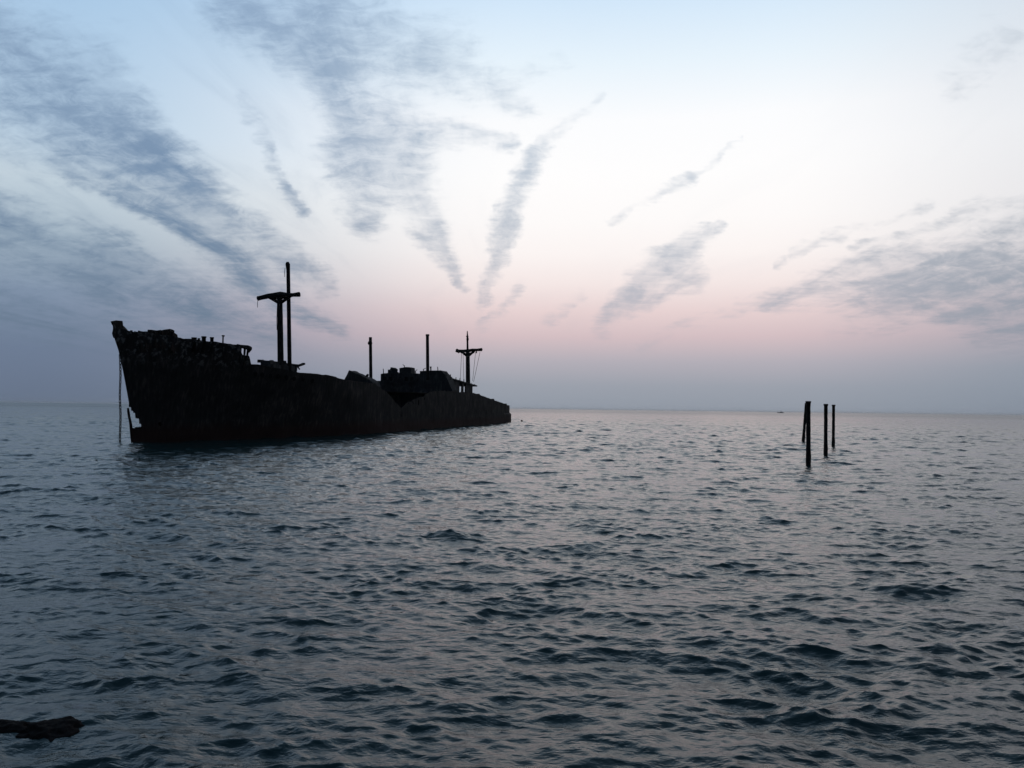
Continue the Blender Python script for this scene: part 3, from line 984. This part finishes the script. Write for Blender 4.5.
BANDS = [
    (-20, 95, 55, 160, 170, 40, .45), (-40, 10, 40, 90, 60, 40, .4), (250, -10, 50, 420, 40, 50, .35),
    (-60, 40, 66, 110, 115, 46, .75), (100, 110, 44, 200, 205, 30, .8), (195, 200, 28, 330, 285, 12, .7),
    (60, 155, 14, 190, 220, 16, .5), (130, 190, 12, 250, 280, 18, .7), (245, 275, 18, 340, 330, 12, .6),
    (-30, 210, 30, 110, 265, 30, .85), (110, 265, 28, 270, 335, 22, .75), (-60, 310, 80, 190, 350, 36, .55),
    (240, 95, 8, 268, 155, 8, .25), (268, 155, 8, 302, 215, 6, .38),
    (225, 5, 24, 320, 60, 28, .5), (330, 15, 34, 440, 60, 38, .5), (345, 80, 34, 385, 150, 42, .7),
    (345, 150, 30, 362, 225, 20, .7), (395, 165, 32, 435, 240, 15, .72), (435, 240, 14, 461, 292, 6, .7),
    (370, 130, 20, 512, 143, 9, .5), (440, 60, 26, 520, 110, 16, .3),
    (600, 92, 5, 545, 140, 9, .28), (538, 150, 9, 505, 222, 16, .72), (510, 225, 14, 480, 300, 7, .72),
    (745, 138, 3, 690, 175, 6, .3), (690, 175, 6, 605, 219, 4, .38),
    (720, 226, 7, 660, 268, 20, .7), (690, 280, 15, 640, 300, 16, .55), (655, 275, 20, 598, 328, 8, .6),
    (580, 296, 6, 545, 322, 6, .4), (520, 290, 7, 478, 326, 6, .4),
    (1070, 258, 52, 890, 280, 34, .66), (900, 280, 28, 765, 304, 9, .5), (1070, 325, 54, 985, 315, 34, .62), (1050, 300, 34, 930, 292, 24, .45),
    (1040, 190, 9, 940, 225, 7, .45), (940, 225, 6, 850, 250, 4, .38), (850, 238, 4, 775, 262, 4, .3), (860, 262, 12, 735, 302, 8, .35),
    (1000, 40, 30, 955, 85, 20, .3), (780, 292, 9, 640, 345, 8, .22), (930, 205, 6, 790, 250, 5, .22), (1040, 285, 20, 830, 330, 12, .25), (560, 60, 14, 470, 100, 14, .22),
]
val = N.new('ShaderNodeValue'); val.outputs[0].default_value = 1.0
inv = val.outputs[0]
for x0, y0, r0, x1, y1, r1, s_ in BANDS:
    d0 = ray(x0, y0); d1 = ray(x1, y1)
    A = Vector((d0[0] / d0[1], d0[2] / d0[1], 0)); B = Vector((d1[0] / d1[1], d1[2] / d1[1], 0))
    BA = B - A
    g = N.new('ShaderNodeGroup'); g.node_tree = G
    L.new(pos, g.inputs['P'])
    g.inputs['A'].default_value = A; g.inputs['BA'].default_value = BA; g.inputs['K'].default_value = BA / BA.length_squared
    g.inputs['RA'].default_value = r0 / FPX; g.inputs['DR'].default_value = (r1 - r0) / FPX; g.inputs['S'].default_value = s_
    L.new(inv, g.inputs['In']); inv = g.outputs['Out']
mask = math_node('SUBTRACT', 1.0, inv)
front = maprange(dy, .25, .5)
mask = math_node('MULTIPLY', mask, front)
# elsewhere overhead and behind: the same parallel bands, generated
gen = math_node('MULTIPLY', maprange(n_str.outputs['Fac'], .48, .72), maprange(gy, .5, .75, 0., .6))
mask = math_node('MAXIMUM', mask, gen)
tex = math_node('ADD', math_node('MULTIPLY', n_str.outputs['Fac'], .55), math_node('MULTIPLY', n_rip.outputs['Fac'], .5))
tex = math_node('ADD', tex, math_node('MULTIPLY', n_fib.outputs['Fac'], .3))
tex = math_node('ADD', tex, math_node('MULTIPLY', n_mot.outputs['Fac'], .6))
ero = math_node('MULTIPLY_ADD', math_node('SUBTRACT', tex, .975), 1.55, math_node('SUBTRACT', mask, .01))       # eat ragged, rippled edges into the bands
dens = math_node('MULTIPLY', maprange(ero, .0, 1.05, 0., .84), maprange(mask, .0, .22))
dens = math_node('MULTIPLY', dens, maprange(math_node('ADD', n_mot.outputs['Fac'], n_str.outputs['Fac']), .78, 1.2, .62, 1.05))
soft = math_node('MULTIPLY', maprange(n_str.outputs['Fac'], .5, .75), maprange(az, .05, -.4, .06, .26))
dens = math_node('ADD', dens, soft)
dens = math_node('MULTIPLY', dens, maprange(el, .03, .10), clamp=True)
ccol = ramp(el, [(0, (146, 154, 166)), (.1, (178, 177, 187)), (.2, (184, 191, 202)), (.35, (178, 194, 211)), (.5, (162, 184, 207)), (1, (90, 116, 144))])
ccl = ramp(el, [(0, (98, 112, 130)), (.12, (108, 128, 150)), (.25, (121, 145, 173)), (.45, (140, 166, 196)), (1, (70, 98, 126))])
ccr = ramp(el, [(0, (130, 140, 154)), (.12, (146, 155, 168)), (.25, (166, 176, 188)), (.45, (182, 194, 206)), (1, (80, 106, 134))])
cc = mixc(maprange(az, .05, -.42), ccol, ccl)
cc = mixc(maprange(az, .25, .6), cc, ccr)
cc = mixc(maprange(absaz, .8, 1.7), cc, ramp(el, [(0, (46, 54, 70)), (1, (58, 76, 108))]))
final = mixc(dens, clear, cc)
L.new(final, bg.inputs['Color'])

sun = bpy.data.lights.new('sun', 'SUN'); sun.energy = .004; sun.angle = math.radians(25); sun.color = (1, .86, .76)
so = bpy.data.objects.new('sun', sun); col.objects.link(so)
dirv = Vector((math.sin(SUN_AZ) * math.cos(SUN_EL), math.cos(SUN_AZ) * math.cos(SUN_EL), math.sin(SUN_EL)))
so.rotation_euler = dirv.to_track_quat('Z', 'Y').to_euler()
so.location = (20, 60, 40)

# ------------------------------------------------------------------ sea haze
bm = bmesh.new()
box(bm, -46000, 46000, -46000, 46000, -3.5, 27)
M = bpy.data.materials.new('sea_haze'); M.use_nodes = True
N = M.node_tree.nodes; N.clear()
out = N.new('ShaderNodeOutputMaterial'); pv = N.new('ShaderNodeVolumePrincipled')
pv.inputs['Color'].default_value = (.98, .99, 1, 1); pv.inputs['Density'].default_value = .00003; pv.inputs['Anisotropy'].default_value = .6
M.node_tree.links.new(pv.outputs[0], out.inputs['Volume'])
hz = link('haze', bm, M)
tag(hz, 'thin dusk haze over the sea', 'haze', kind='stuff')

vs = scene.view_settings
vs.view_transform = 'Standard'; vs.look = 'None'; vs.exposure = 0; vs.gamma = 1; vs.use_curve_mapping = False
